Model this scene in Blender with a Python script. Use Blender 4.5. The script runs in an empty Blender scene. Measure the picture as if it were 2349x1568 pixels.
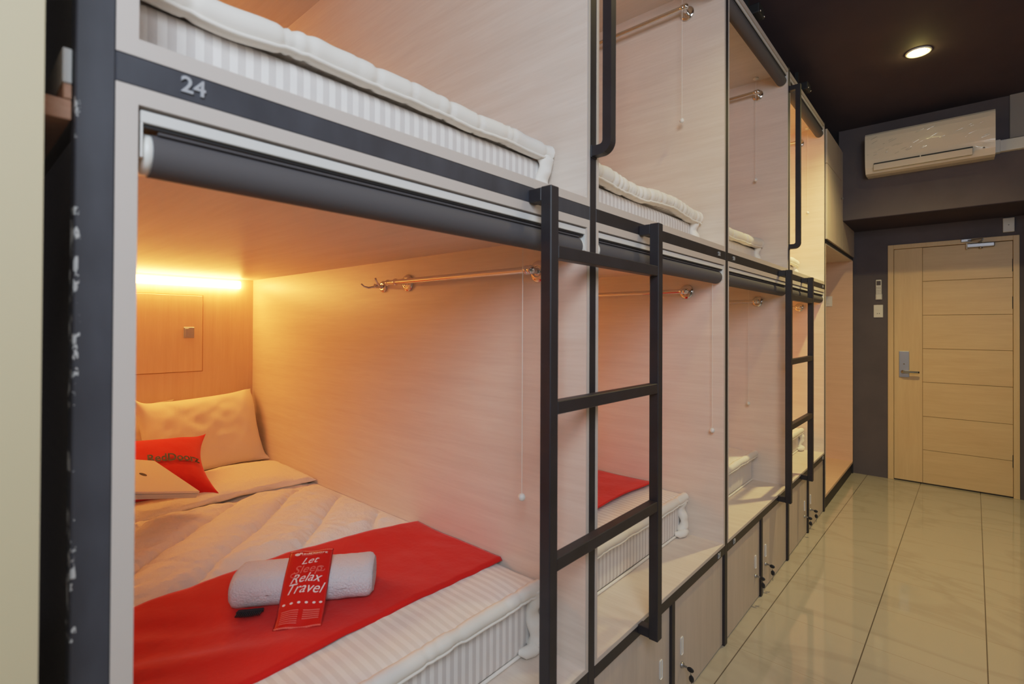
import bpy, bmesh, math, random
from mathutils import Vector, Matrix, noise
random.seed(7)
S = bpy.context.scene
COL = S.collection
PI = math.pi

# ------------------------------------------------------------------ helpers
class MB:
    """collects shapes (world or local coordinates) and links them as one mesh object"""
    def __init__(s): s.v = []; s.f = []; s.sm = []
    def add(s, vs, fs, smooth=False):
        k = len(s.v); s.v += [tuple(p) for p in vs]
        for f in fs: s.f.append(tuple(i + k for i in f)); s.sm.append(smooth)
        return s
    def box(s, x0, x1, y0, y1, z0, z1, bev=0.0, seg=2):
        if bev <= 0:
            vs = [(x, y, z) for z in (z0, z1) for y in (y0, y1) for x in (x0, x1)]
            return s.add(vs, [(0, 2, 3, 1), (4, 5, 7, 6), (0, 1, 5, 4), (2, 6, 7, 3), (0, 4, 6, 2), (1, 3, 7, 5)])
        bm = bmesh.new(); bmesh.ops.create_cube(bm, size=1.0)
        for v in bm.verts:
            v.co = Vector((x0 + (v.co.x + .5) * (x1 - x0), y0 + (v.co.y + .5) * (y1 - y0), z0 + (v.co.z + .5) * (z1 - z0)))
        bmesh.ops.bevel(bm, geom=list(bm.edges), offset=bev, segments=seg, profile=.5, affect='EDGES')
        return s.bm(bm)
    def bm(s, bm, M=None, smooth=False):
        bm.verts.index_update()
        s.add([(M @ v.co if M else v.co) for v in bm.verts], [[v.index for v in f.verts] for f in bm.faces], smooth)
        bm.free(); return s
    def tube(s, pts, r, n=12, smooth=True, cap=True, square=False):
        pts = [Vector(p) for p in pts]; N = len(pts)
        rr = r if isinstance(r, (list, tuple)) else [r] * N
        t0 = (pts[1] - pts[0]).normalized()
        ref = Vector((0, 0, 1)) if abs(t0.z) < .9 else Vector((1, 0, 0))
        a = t0.cross(ref).normalized(); vs = []
        for i, p in enumerate(pts):
            t = (pts[min(i + 1, N - 1)] - pts[max(i - 1, 0)]).normalized()
            a = (a - t * a.dot(t)).normalized(); b = t.cross(a)
            for k in range(n):
                w = 2 * PI * k / n
                vs.append(p + a * (rr[i] * math.cos(w)) + b * (rr[i] * math.sin(w)))
        fs = [(i * n + k, i * n + (k + 1) % n, (i + 1) * n + (k + 1) % n, (i + 1) * n + k) for i in range(N - 1) for k in range(n)]
        s.add(vs, fs, smooth)
        if cap: s.add(vs[:n], [tuple(range(n))[::-1]]); s.add(vs[-n:], [tuple(range(n))])
        return s
    def lathe(s, prof, o, ax, n=24, smooth=True):
        """prof: [(radius, distance along ax)]"""
        o = Vector(o); ax = Vector(ax).normalized()
        ref = Vector((0, 0, 1)) if abs(ax.z) < .9 else Vector((1, 0, 0))
        a = ax.cross(ref).normalized(); b = ax.cross(a); vs = []
        for r, h in prof:
            for k in range(n):
                w = 2 * PI * k / n
                vs.append(o + ax * h + a * (r * math.cos(w)) + b * (r * math.sin(w)))
        fs = [(i * n + k, i * n + (k + 1) % n, (i + 1) * n + (k + 1) % n, (i + 1) * n + k) for i in range(len(prof) - 1) for k in range(n)]
        return s.add(vs, fs, smooth)
    def ball(s, c, r, sc=(1, 1, 1), n=16):
        bm = bmesh.new(); bmesh.ops.create_uvsphere(bm, u_segments=n, v_segments=n // 2 + 2, radius=r)
        return s.bm(bm, Matrix.Translation(Vector(c)) @ Matrix.Diagonal((*sc, 1)), True)
    def grid(s, fn, nu, nv, smooth=True, wrap=False):
        vs = [fn(i / nu, j / nv) for j in range(nv + 1) for i in range(nu + 1)]
        fs = [(j * (nu + 1) + i, j * (nu + 1) + i + 1, (j + 1) * (nu + 1) + i + 1, (j + 1) * (nu + 1) + i) for j in range(nv) for i in range(nu)]
        return s.add(vs, fs, smooth)
    def prism(s, poly, M, h):
        """polygon in local xy extruded by h along local z, placed by matrix M"""
        n = len(poly)
        vs = [M @ Vector((x, y, z)) for z in (0, h) for x, y in poly]
        fs = [tuple(range(n))[::-1], tuple(range(n, 2 * n))] + [(i, (i + 1) % n, n + (i + 1) % n, n + i) for i in range(n)]
        return s.add(vs, fs)
    def build(s, name, m, parent=None, loc=None, weld=False):
        o0 = Vector(loc) if loc is not None else (parent_loc(parent) if parent else Vector((0, 0, 0)))
        me = bpy.data.meshes.new(name)
        me.from_pydata([tuple(Vector(p) - o0) for p in s.v], [], s.f)
        bm = bmesh.new(); bm.from_mesh(me)
        if weld: bmesh.ops.remove_doubles(bm, verts=bm.verts, dist=1e-5)
        bmesh.ops.recalc_face_normals(bm, faces=bm.faces)
        for f, q in zip(bm.faces, s.sm): f.smooth = q
        if weld:
            for f in bm.faces: f.smooth = True
        bm.to_mesh(me); bm.free()
        if m: me.materials.append(m)
        o = bpy.data.objects.new(name, me); COL.objects.link(o)
        if parent: o.parent = parent
        else: o.location = o0
        return o

ORIG = {}
def parent_loc(p):
    l = Vector((0, 0, 0))
    while p is not None: l = l + Vector(p.location); p = p.parent
    return l
def tag(o, label, cat, group=None):
    o['label'] = label; o['category'] = cat
    if group: o['group'] = group
    return o
def thing(name, label, cat, loc=(0, 0, 0), group=None):
    o = bpy.data.objects.new(name, None); COL.objects.link(o); o.location = loc
    o.empty_display_size = .05
    return tag(o, label, cat, group)
def struct(o):
    o['kind'] = 'structure'; return o
def dup(root, delta, label, group=None):
    r = root.copy(); COL.objects.link(r); r.location = Vector(root.location) + Vector(delta)
    r['label'] = label
    if group: r['group'] = group
    for ch in list(root.children):
        c = ch.copy(); COL.objects.link(c); c.parent = r
        for g in list(ch.children):
            d = g.copy(); COL.objects.link(d); d.parent = c
    return r
def text_polys(s, size, ext=0.0, shear=0.0, offset=0.0, align='CENTER', spacing=1.0, res=3):
    cu = bpy.data.curves.new('t', 'FONT'); cu.body = s; cu.size = size; cu.extrude = ext; cu.shear = shear
    cu.offset = offset; cu.align_x = align; cu.align_y = 'CENTER'; cu.resolution_u = res; cu.space_character = spacing
    o = bpy.data.objects.new('t', cu); COL.objects.link(o)
    bpy.context.view_layer.update()
    me = bpy.data.meshes.new_from_object(o.evaluated_get(bpy.context.evaluated_depsgraph_get()))
    vs = [v.co.copy() for v in me.vertices]; fs = [tuple(p.vertices) for p in me.polygons]
    bpy.data.objects.remove(o); bpy.data.curves.remove(cu); bpy.data.meshes.remove(me)
    return vs, fs
def srgb(r, g, b):
    return tuple(((c / 255) / 12.92 if c / 255 <= .04045 else ((c / 255 + .055) / 1.055) ** 2.4) for c in (r, g, b))

# ------------------------------------------------------------------ materials
def mat(name, col, rough=.5, metal=0.0, spec=.5, **kw):
    m = bpy.data.materials.new(name); m.use_nodes = True
    b = m.node_tree.nodes['Principled BSDF']
    b.inputs['Base Color'].default_value = (*col, 1); b.inputs['Roughness'].default_value = rough
    b.inputs['Metallic'].default_value = metal; b.inputs['Specular IOR Level'].default_value = spec
    for k, v in kw.items(): b.inputs[k.replace('_', ' ')].default_value = v
    return m
class NT:
    def __init__(s, m): s.t = m.node_tree; s.b = s.t.nodes['Principled BSDF']
    def n(s, ty, **kw):
        q = s.t.nodes.new(ty)
        for k, v in kw.items(): setattr(q, k, v)
        return q
    def l(s, a, b): s.t.links.new(a, b)
    def coord(s, scale=(1, 1, 1), rot=(0, 0, 0), loc=(0, 0, 0), kind='Object'):
        c = s.n('ShaderNodeTexCoord'); mp = s.n('ShaderNodeMapping')
        mp.inputs['Scale'].default_value = scale; mp.inputs['Rotation'].default_value = rot; mp.inputs['Location'].default_value = loc
        if kind == 'World':
            g = s.n('ShaderNodeNewGeometry'); s.l(g.outputs['Position'], mp.inputs[0])
        else: s.l(c.outputs[kind], mp.inputs[0])
        return mp.outputs[0]
    def noise(s, vec, scale, detail=3, rough=.55, dist=0):
        q = s.n('ShaderNodeTexNoise'); q.inputs['Scale'].default_value = scale; q.inputs['Detail'].default_value = detail
        q.inputs['Roughness'].default_value = rough; q.inputs['Distortion'].default_value = dist
        s.l(vec, q.inputs['Vector']); return q.outputs['Fac']
    def ramp(s, fac, stops, interp='LINEAR'):
        q = s.n('ShaderNodeValToRGB'); q.color_ramp.interpolation = interp
        e = q.color_ramp.elements
        while len(e) < len(stops): e.new(.5)
        for k, (p, c) in enumerate(stops): e[k].position = p; e[k].color = (*c, 1)
        s.l(fac, q.inputs[0]); return q.outputs[0]
    def math(s, op, a, b=None, clamp=False):
        q = s.n('ShaderNodeMath', operation=op, use_clamp=clamp)
        for i, x in enumerate((a, b)):
            if x is None: continue
            if isinstance(x, (int, float)): q.inputs[i].default_value = x
            else: s.l(x, q.inputs[i])
        return q.outputs[0]
    def mix(s, fac, a, b):
        q = s.n('ShaderNodeMix', data_type='RGBA')
        for i, x in ((0, fac), (6, a), (7, b)):
            if isinstance(x, tuple): q.inputs[i].default_value = (*x, 1)
            elif isinstance(x, (int, float)): q.inputs[i].default_value = x
            else: s.l(x, q.inputs[i])
        return q.outputs[2]
    def bump(s, h, strength=.2, dist=.01):
        q = s.n('ShaderNodeBump'); q.inputs['Strength'].default_value = strength; q.inputs['Distance'].default_value = dist
        s.l(h, q.inputs['Height']); s.l(q.outputs[0], s.b.inputs['Normal'])
    def sep(s, vec):
        q = s.n('ShaderNodeSeparateXYZ'); s.l(vec, q.inputs[0]); return q.outputs

def wood(name, dark, light, scale, rough=.42, contrast=(.35, .65), spec=.4, fine=1.0):
    m = mat(name, light, rough, spec=spec); t = NT(m)
    v = t.coord(scale)
    a = t.noise(v, 1.0, 4, .6, .3)
    f = t.noise(t.coord(tuple(q * 4.5 for q in scale)), 1.0, 2, .6)
    mixv = t.math('ADD', t.math('MULTIPLY', a, .65), t.math('MULTIPLY', f, .35))
    t.l(t.ramp(mixv, [(contrast[0], dark), (contrast[1], light)]), t.b.inputs['Base Color'])
    return m
M = {}
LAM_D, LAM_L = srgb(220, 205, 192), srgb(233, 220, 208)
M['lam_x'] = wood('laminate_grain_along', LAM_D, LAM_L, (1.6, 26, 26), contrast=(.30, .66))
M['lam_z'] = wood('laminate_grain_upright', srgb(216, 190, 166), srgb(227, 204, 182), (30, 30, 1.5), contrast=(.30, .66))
M['lam_top'] = wood('laminate_grain_ceiling', LAM_D, LAM_L, (1.4, 20, 20), contrast=(.30, .66))
M['lam_lit'] = wood('laminate_pink_lit', srgb(222, 184, 152), srgb(232, 196, 166), (1.6, 26, 26), contrast=(.30, .66))  # lit copy of the laminate: the wardrobe's warm glow put into its colour
M['edge'] = mat('board_edge_banding', srgb(203, 192, 184), .5)
M['locker'] = wood('locker_laminate', srgb(194, 180, 168), srgb(204, 190, 178), (30, 30, 2), .4)
M['steel'] = mat('black_steel', srgb(42, 41, 46), .48, spec=.5)
t = NT(M['steel']); nz = t.noise(t.coord((3, 3, 3), kind='World'), 4, 5)
t.l(t.ramp(nz, [(.35, srgb(32, 28, 33)), (.7, srgb(41, 37, 43))]), t.b.inputs['Base Color'])
M['steel_worn'] = mat('black_steel_chipped', srgb(62, 62, 70), .5)
t = NT(M['steel_worn'])
p = t.coord((1, 1, 1), kind='World'); sx = t.sep(p)
ch = t.noise(t.coord((1, 1, .6), kind='World'), 75, 4, .65)
lim = t.math('ADD', .1005, t.math('MULTIPLY', t.noise(t.coord(kind='World'), 20, 2), .012))
band = t.math('GREATER_THAN', t.noise(t.coord((.1, .1, 1), kind='World', loc=(0, 0, 2.2)), 6.5, 2), .47)
edge = t.math('MULTIPLY', t.math('MULTIPLY', t.math('LESS_THAN', sx[1], lim), band), t.math('MULTIPLY', t.math('GREATER_THAN', sx[2], 1.0), t.math('LESS_THAN', sx[2], 1.62)))
amt = t.math('MULTIPLY', edge, t.math('GREATER_THAN', ch, .54))
base = t.ramp(t.noise(t.coord((3, 3, 1.2), kind='World'), 5, 3), [(.35, srgb(56, 56, 63)), (.7, srgb(70, 71, 79))])
t.l(t.mix(amt, base, srgb(196, 196, 196)), t.b.inputs['Base Color'])
M['silver'] = mat('brushed_silver', srgb(176, 176, 180), .42, 1.0)
M['number'] = mat('silver_number', srgb(205, 207, 212), .38, .55)
M['chrome'] = mat('chrome', srgb(225, 222, 218), .09, 1.0)
M['white'] = mat('white_plastic', srgb(232, 230, 224), .35)
M['offwhite'] = mat('offwhite_metal', srgb(222, 220, 216), .4)
M['blind'] = mat('blind_fabric', srgb(92, 88, 90), .7, spec=.25)
M['black'] = mat('matte_black', srgb(22, 21, 23), .6)
M['rubber'] = mat('black_plastic', srgb(26, 24, 28), .4)
M['cord'] = mat('white_cord', srgb(238, 232, 222), .6)
M['wallgrey'] = mat('dark_grey_paint', srgb(98, 91, 95), .75, spec=.2)
t = NT(M['wallgrey']); t.l(t.ramp(t.noise(t.coord(kind='World'), 3.5, 4), [(.3, srgb(88, 81, 87)), (.7, srgb(98, 90, 96))]), t.b.inputs['Base Color'])
t.bump(t.noise(t.coord(kind='World'), 90, 3), .08, .004)
M['ceil'] = mat('black_ceiling_paint', srgb(46, 39, 43), .8, spec=.2)
t = NT(M['ceil']); t.l(t.ramp(t.noise(t.coord(kind='World'), 2.5, 4), [(.3, srgb(52, 42, 54)), (.7, srgb(62, 50, 60))]), t.b.inputs['Base Color'])
M['beige'] = mat('beige_panel', srgb(206, 190, 156), .6)
M['plainwall'] = mat('pale_grey_wall', srgb(150, 145, 145), .8)
M['doorwood'] = wood('door_oak_veneer', srgb(214, 182, 134), srgb(226, 198, 150), (1.5, 30, 16), contrast=(.3, .7), rough=.4)
M['doorwood_v'] = wood('door_oak_stile', srgb(216, 184, 136), srgb(226, 198, 150), (16, 30, 1.5), contrast=(.3, .7), rough=.4)
M['groove'] = mat('door_groove', srgb(160, 122, 80), .7)
M['ply'] = wood('raw_plywood', srgb(205, 150, 120), srgb(226, 178, 146), (20, 20, 40))
# polished marble tiles
m = M['tile'] = mat('polished_tile', srgb(220, 208, 190), .06, spec=.6); t = NT(m)
v = t.coord((1, 1, 1), rot=(0, 0, .016), loc=(0, 0, 0), kind='World'); sx = t.sep(v)
def line(c, off, per, wid):
    q = t.math('ADD', t.math('SUBTRACT', c, off), per * 100 + wid / 2)
    q = t.math('MODULO', q, per)
    return t.math('LESS_THAN', q, wid)
gx = line(sx[0], .018, .391, .0042)
gy = line(sx[1], 2.245, .391, .0026)
vein = t.noise(t.coord((.8, 2.0, 1), rot=(0, 0, .5), kind='World'), 1.3, 4, .55, .7)
veinr = t.ramp(vein, [(.0, srgb(176, 168, 152)), (.45, srgb(178, 170, 154)), (.50, srgb(170, 161, 145)), (.55, srgb(178, 170, 154)), (1, srgb(183, 175, 160))])
t.l(t.mix(gx, t.mix(gy, veinr, srgb(160, 147, 128)), srgb(96, 84, 72)), t.b.inputs['Base Color'])
t.l(t.math('ADD', t.math('MULTIPLY', t.noise(t.coord(kind='World'), 8, 3), .05), .035), t.b.inputs['Roughness'])
# fabrics
def stripes(name, axis, period, c1, c2, rough=.75):
    m = mat(name, c1, rough, spec=.2); t = NT(m); sx = t.sep(t.coord(kind='Object'))
    q = t.math('MODULO', t.math('ADD', sx[axis], 50 * period), period)
    fac = t.math('GREATER_THAN', q, period * .5)
    soft = t.noise(t.coord((1, 1, 1)), 14, 3)
    col = t.mix(fac, c1, c2)
    t.l(col, t.b.inputs['Base Color']); t.bump(t.noise(t.coord(), 26, 4), .18, .012)
    t.b.inputs['Sheen Weight'].default_value = .1
    return m
M['mattress'] = stripes('satin_stripe_ticking', 1, .0245, srgb(236, 233, 230), srgb(213, 208, 205))
M['pad'] = stripes('satin_stripe_pad', 1, .0245, srgb(238, 233, 226), srgb(226, 220, 213))
M['piping'] = mat('white_piping', srgb(236, 231, 223), .8, spec=.2)
def cloth(name, c, bumpsc=30, bs=.25, rough=.85, sheen=.15):
    m = mat(name, c, rough, spec=.15); t = NT(m)
    t.bump(t.noise(t.coord(), bumpsc, 5, .6), bs, .01); t.b.inputs['Sheen Weight'].default_value = sheen
    return m
M['quilt'] = cloth('white_quilt', srgb(240, 232, 222), 34, .7)
M['pillow'] = cloth('white_pillowcase', srgb(242, 232, 220), 12, .2)
M['red'] = cloth('red_cotton', srgb(206, 24, 16), 16, .3, .8)
M['redcush'] = cloth('red_cushion_cover', srgb(212, 30, 12), 60, .1)
M['towel'] = cloth('white_terry', srgb(238, 234, 238), 220, .8, .95, .3)
M['sachet'] = mat('red_glossy_film', srgb(206, 18, 12), .22, spec=.6)
M['ink_white'] = mat('white_print', srgb(240, 214, 208), .5)
M['ink_pink'] = mat('pale_pink_print', srgb(226, 96, 84), .5)
M['ink_black'] = mat('black_print', srgb(40, 14, 14), .7)
M['laptop'] = mat('white_shell', srgb(226, 214, 200), .35)
M['lapedge'] = mat('grey_shell_edge', srgb(196, 190, 188), .35)
def emis(name, col, st):
    m = bpy.data.materials.new(name); m.use_nodes = True; n = m.node_tree.nodes; n.clear()
    e = n.new('ShaderNodeEmission'); o = n.new('ShaderNodeOutputMaterial')
    e.inputs[0].default_value = (*col, 1); e.inputs[1].default_value = st
    m.node_tree.links.new(e.outputs[0], o.inputs[0]); return m
LEDC = (1.0, .425, .098)
M['led'] = emis('warm_led', LEDC, 58)
M['led2'] = emis('warm_led_dimmer', LEDC, 38)
M['led4'] = emis('warm_led_strong', LEDC, 135)
M['led3'] = emis('warm_led_faint', LEDC, 20)
M['lamp'] = emis('downlight_glow', (1.0, .86, .42), 45)

# ------------------------------------------------------------------ main dimensions (metres)
PC = [.120, 1.176, 2.230, 3.284, 4.338]          # post centres along the row
HW = .0158                                        # half width of the posts
TB = .0125                                        # board thickness
XB = -2.197                                       # head wall of the pods
ZL, ZLC = .4415, 1.612                            # lower pod: floor, ceiling
ZU, ZUC = 1.709, 2.862                            # upper pod
BAY = ['nearest bay at the left', 'second bay behind the near ladder', 'third bay between the two ladders', 'fourth bay beside the open wardrobe']
L0 = [PC[0] + HW + .0245] + [PC[i] + HW + TB for i in (1, 2, 3)]
R0 = [PC[i + 1] - HW - TB for i in range(4)]

# ------------------------------------------------------------------ setting
struct(MB().box(-2.4, 2.0, -2.2, 6.2, -.06, 0).build('floor', M['tile']))
struct(MB().box(-2.4, 2.0, -2.2, 6.2, 3.045, 3.1).build('ceiling', M['ceil']))
YD = 5.6845
w = MB(); w.box(-.02, .266, YD, YD + .12, 0, 3.045).box(1.126, 2.0, YD, YD + .12, 0, 3.045).box(.266, 1.126, YD, YD + .12, 2.12, 3.045)
struct(w.build('wall_far', M['wallgrey']))
YB = 5.044
struct(MB().box(-.02, 2.0, YB, YD - .001, 2.2786, 3.044).build('beam', M['wallgrey']))
struct(MB().box(-.02, 1.2, YB + .002, YD - .001, 2.2735, 2.2782).build('beam_underside_shade', M['ceil']))  # dark sheet added under the beam, shade put into its colour
struct(MB().box(1.75, 1.85, -2.2, YB - .001, 0, 3.044).build('wall_right', M['plainwall']))
struct(MB().box(1.2, 1.85, YB + .0, YD - .001, 0, 2.278).build('wall_corner', M['wallgrey']))
struct(MB().box(-2.4, 1.75, -2.1, -2.0, 0, 3.044).build('wall_back', M['plainwall']))
struct(MB().box(-.9, .06, -2.0, .0702, 0, 3.044).build('wall_left', M['beige']))

# ------------------------------------------------------------------ black steel frame
fr = thing('bunk_frame', 'black welded steel frame holding the whole row of bunk pods', 'bed frame', (-.015, PC[0], 0))
for i, yc in enumerate(PC):
    hw = .018 if i == 0 else HW
    MB().box(-.03, 0, yc - hw, yc + hw, 0, 2.90, .0015, 1).build('post', M['steel_worn'] if i == 0 else M['steel'], fr)
for i in range(4):
    a, b = PC[i] + (.018 if i == 0 else HW), PC[i + 1] - HW
    MB().box(-.03, -.0003, a, b, 1.6506, 1.687, .0015, 1).build('middle_rail', M['steel_worn'] if i == 0 else M['steel'], fr)
    MB().box(-.03, -.0003, a, b, .393, .4294, .0015, 1).build('lower_rail', M['steel'], fr)
    yc = (PC[i] + PC[i + 1]) / 2
    MB().box(-.03, -.0006, yc - .0125, yc + .0125, 0, .393, .001, 1).build('locker_divider', M['steel'], fr)
def plate(s, y, z, h):
    vs, fs = text_polys(s, h * 1.38, .0013, 0, .0006, spacing=1.0)
    b = MB(); b.add([(.0013 + v.z, y + v.x, z + v.y) for v in vs], fs)
    o = b.build('number', M['number'], fr); o['label'] = 'silver raised number ' + s
plate('24', .2185, 1.6700, .021)
plate('22', 2.138, 1.6685, .017); plate('20', 2.320, 1.6685, .017); plate('18', 4.262, 1.6685, .017)
plate('23', .2185, .411, .021); plate('21', 2.146, .4115, .021); plate('19', 2.330, .4115, .021); plate('17', 4.262, .4115, .021)

# ------------------------------------------------------------------ sleeping pods
POD = [{}, {}]
POD_L = [['lower pod with red runner and rolled towel, nearest at left', 'lower pod behind the near ladder, with a strip of red runner',
          'lower pod between the two ladders, yellow-lit bare mattress', 'lower pod behind the far ladder, beside open wardrobe'],
         ['upper pod above number 24, nearest at left', 'upper pod behind the near bent grab rail, above number 22',
          'upper pod above number 20, between the two grab rails', 'orange-lit upper pod behind the far grab rail, above number 18']]
for lv in (0, 1):
    zf, zc = ((ZL, ZLC), (ZU, ZUC))[lv]
    zb = (.4294, 1.687)[lv]; zt = (1.6506, 2.884)[lv]
    for i in range(4):
        y0, y1 = L0[i], R0[i]
        ya = PC[i] + (.018 if i == 0 else HW) + .0002; yb = PC[i + 1] - HW - .0002
        t_ = thing('sleeping_pod', POD_L[lv][i], 'bunk pod', (0, ya, zb), 'upper sleeping pods' if lv else 'lower sleeping pods')
        POD[lv][i] = t_
        q = MB().box(XB - .02, -.002, ya, y0, zf, zt - .0002).build('side_panel', M['lam_x'], t_)
        MB().box(XB - .02, -.002, y1, yb, zf, zt - .0002).build('side_panel', M['lam_x'], t_)
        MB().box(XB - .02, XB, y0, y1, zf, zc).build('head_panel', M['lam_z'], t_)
        MB().box(XB - .02, -.002, ya, yb, zb + .0002, zf).build('floor_board', M['lam_x'], t_)
        MB().box(XB - .02, -.085, y0, y1, zc, zt - .0002).build('ceiling_board', M['lam_top'], t_)
        e = MB()
        e.box(-.002, 0, ya, y0, zb + .0002, zt - .0002).box(-.002, 0, y1, yb, zb + .0002, zt - .0002)
        e.box(-.002, 0, y0, y1, zb + .0002, zf)
        e.box(-.085, 0, y0, y1, zt - (.0216 if not lv else .022), zt - .0002)
        o = e.build('edge_trim', M['edge'], t_); o['label'] = 'pale grey edge banding around the opening'
        # cupboard flap in the head wall
        c = MB().box(XB, XB + .004, y0 + .245, y0 + .74, zf + .687, zf + 1.072, .0015, 1).build('cupboard_flap', M['lam_z'], t_)
        g = MB().box(XB, XB + .0012, y0 + .2415, y0 + .7435, zf + .6835, zf + 1.0755).build('flap_gap', M['groove'], t_)
        h = MB()
        h.box(XB + .004, XB + .010, y0 + .655, y0 + .702, zf + .856, zf + .911, .0015, 1)
        h.box(XB + .010, XB + .013, y0 + .66, y0 + .677, zf + .862, zf + .905, .001, 1)
        h.build('catch', M['silver'], c)
        l = MB().box(XB, XB + .026, y0 + .06, y1 - .07, zc - .052, zc - .012, .006, 2).build('light_strip', M[{(0, 0): 'led', (0, 1): 'led', (0, 2): 'led2', (0, 3): 'led4', (1, 3): 'led4'}.get((lv, i), 'led3')], t_)
        l['label'] = 'glowing warm white light strip'
t_ = POD[0][0]

# ------------------------------------------------------------------ roller blinds
def blind(i, lv, label):
    zt = (1.6506, 2.884)[lv] - .0216
    y0, y1 = L0[i] + .003, R0[i] - .003
    o = thing('roller_blind', label, 'roller blind', (-.03, y0, zt), 'roller blinds over the pod openings')
    r = MB().box(-.050, -.004, y0, y1, zt - .019, zt - .004, .001, 1); r.build('head_rail', M['offwhite'], o)
    MB().box(-.046, -.008, y0 + .004, y1 - .004, zt - .0235, zt - .019).build('slot', M['black'], o)
    zc = zt - .052; xr = -.031
    MB().tube([(xr, y0 + .014, zc), (xr, y1 - .012, zc)], .0275, 28).build('fabric_roll', M['blind'], o)
    MB().box(xr + .012, xr + .021, y0 + .02, y1 - .02, zc + .0235, zc + .0275, .001, 1).build('fabric_flap', M['blind'], o)
    e = MB().lathe([(0, -.002), (.012, -.002), (.012, .003), (.0235, .004), (.0262, .007), (.0262, .015), (0, .015)], (xr, y0, zc), (0, 1, 0))
    e.build('end_cap', M['white'], o)
    e = MB().lathe([(0, -.001), (.02, -.001), (.0262, .004), (.0262, .012), (0, .012)], (xr, y1, zc), (0, -1, 0)); e.build('end_cap', M['white'], o)
    MB().box(-.052, -.004, y0, y0 + .0025, zt - .062, zt - .019).build('bracket', M['offwhite'], o)
    MB().box(-.052, -.004, y1 - .0025, y1, zt - .062, zt - .019).build('bracket', M['offwhite'], o)
blind(0, 0, 'dark grey rolled blind under number 24, nearest and longest in view')
blind(1, 0, 'dark grey rolled blind of lower pod under number 22, partly behind the near ladder')
blind(2, 0, 'dark grey rolled blind of lower pod under number 20, left of the far ladder')
blind(3, 0, 'dark grey rolled blind of lower pod behind the far ladder')
blind(0, 1, 'dark grey rolled blind at the ceiling of the nearest upper pod')
blind(1, 1, 'dark grey rolled blind at the ceiling of the upper pod above number 22')
blind(2, 1, 'dark grey rolled blind at the ceiling, upper pod above number 20')
blind(3, 1, 'dark grey rolled blind at the ceiling, above the far grab rail')

# ------------------------------------------------------------------ towel bars, hook, pull cords
def towel_bar(i, lv, label):
    zb = (1.521, 2.772)[lv]; yw = R0[i]; xa, xb = -.79, -.165
    o = thing('towel_bar', label, 'towel bar', ((xa + xb) / 2, yw, zb), 'chrome towel bars on the pod walls')
    for x in (xa, xb):
        f = MB().lathe([(0, .0), (.0312, 0), (.0322, .004), (.0295, .008), (.0225, .0095), (.0185, .012), (.0155, .010), (.010, .010), (.0085, .014), (.0085, .052)], (x, yw, zb), (0, -1, 0), 28)
        f.ball((x, yw - .056, zb), .0135); f.build('mount', M['chrome'], o)
    MB().tube([(xa - .045, yw - .056, zb), (xb + .012, yw - .056, zb)], .0098, 16).build('bar', M['chrome'], o)
    MB().ball((xa - .047, yw - .056, zb), .0118).build('finial', M['chrome'], o)
    MB().ball((xb + .014, yw - .056, zb), .0135).build('finial', M['chrome'], o)
    return o
TB0 = towel_bar(0, 0, 'chrome towel bar on the nearest lower pod wall beside a hook')
dy = R0[1] - R0[0]; du = 2.772 - 1.521
dup(TB0, (0, R0[1] - R0[0], 0), 'chrome towel bar seen through the near ladder, lower pod under number 22')
dup(TB0, (0, R0[2] - R0[0], 0), 'chrome towel bar of lower pod under number 20, left of far ladder')
dup(TB0, (0, R0[3] - R0[0], 0), 'chrome towel bar seen between the rails of the far ladder')
dup(TB0, (0, R0[1] - R0[0], du), 'chrome towel bar in upper pod beside the near grab rail')
dup(TB0, (0, R0[2] - R0[0], du), 'chrome towel bar in the upper pod above number 20')
dup(TB0, (0, R0[3] - R0[0], du), 'chrome towel bar in the upper pod behind the far grab rail')
yw = R0[0]
hk = thing('coat_hook', 'chrome double coat hook left of the nearest towel bar', 'hook', (-.946, yw, 1.515))
MB().lathe([(0, 0), (.0225, 0), (.0235, .004), (.021, .008), (.016, .009), (.012, .012), (.010, .010), (.0075, .012), (.0075, .038), (.009, .042), (.0, .044)], (-.946, yw, 1.515), (0, -1, 0), 28).build('mount', M['chrome'], hk)
MB().tube([(-.946, yw - .030, 1.517), (-.950, yw - .045, 1.512), (-.956, yw - .062, 1.508), (-.962, yw - .078, 1.512), (-.966, yw - .088, 1.522)], [.005, .0045, .004, .0035, .003], 12).build('lower_prong', M['chrome'], hk)
MB().tube([(-.940, yw - .026, 1.518), (-.936, yw - .036, 1.526), (-.934, yw - .046, 1.540)], [.005, .0045, .004], 12).ball((-.934, yw - .046, 1.541), .0052).build('upper_prong', M['chrome'], hk)

def cord(i, lv, x, gap, zb, label):
    zc = (ZLC, ZUC)[lv]; y = R0[i] - gap
    o = thing('pull_cord', label, 'pull cord', (x, y, zb), 'white ball pull cords')
    MB().tube([(x, y, zc), (x, y, zb)], .0011, 6, cap=False).build('string', M['cord'], o)
    MB().ball((x, y, zb), .0105).build('ball', M['white'], o)
    MB().lathe([(0, 0), (.016, 0), (.016, .006), (.004, .014), (0, .014)], (x, y, zc), (0, 0, -1), 16).build('ceiling_rose', M['white'], o)
cord(0, 0, -.150, .092, .893, 'white pull cord with ball, nearest lower pod left of ladder')
cord(1, 0, -.040, .030, .923, 'white pull cord with ball seen right of the near ladder')
cord(2, 0, -.20, .06, .91, 'white pull cord with ball in lower pod under number 20')
cord(3, 0, -.30, .10, .93, 'white pull cord with ball seen between the far ladder rails')
cord(1, 1, -.165, .060, 2.272, 'white pull cord with ball in upper pod above number 22')
cord(2, 1, -.165, .045, 2.25, 'white pull cord with ball in upper pod above number 20')
cord(3, 1, -.10, .045, 2.226, 'white pull cord with ball in upper pod behind far grab rail')

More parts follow.
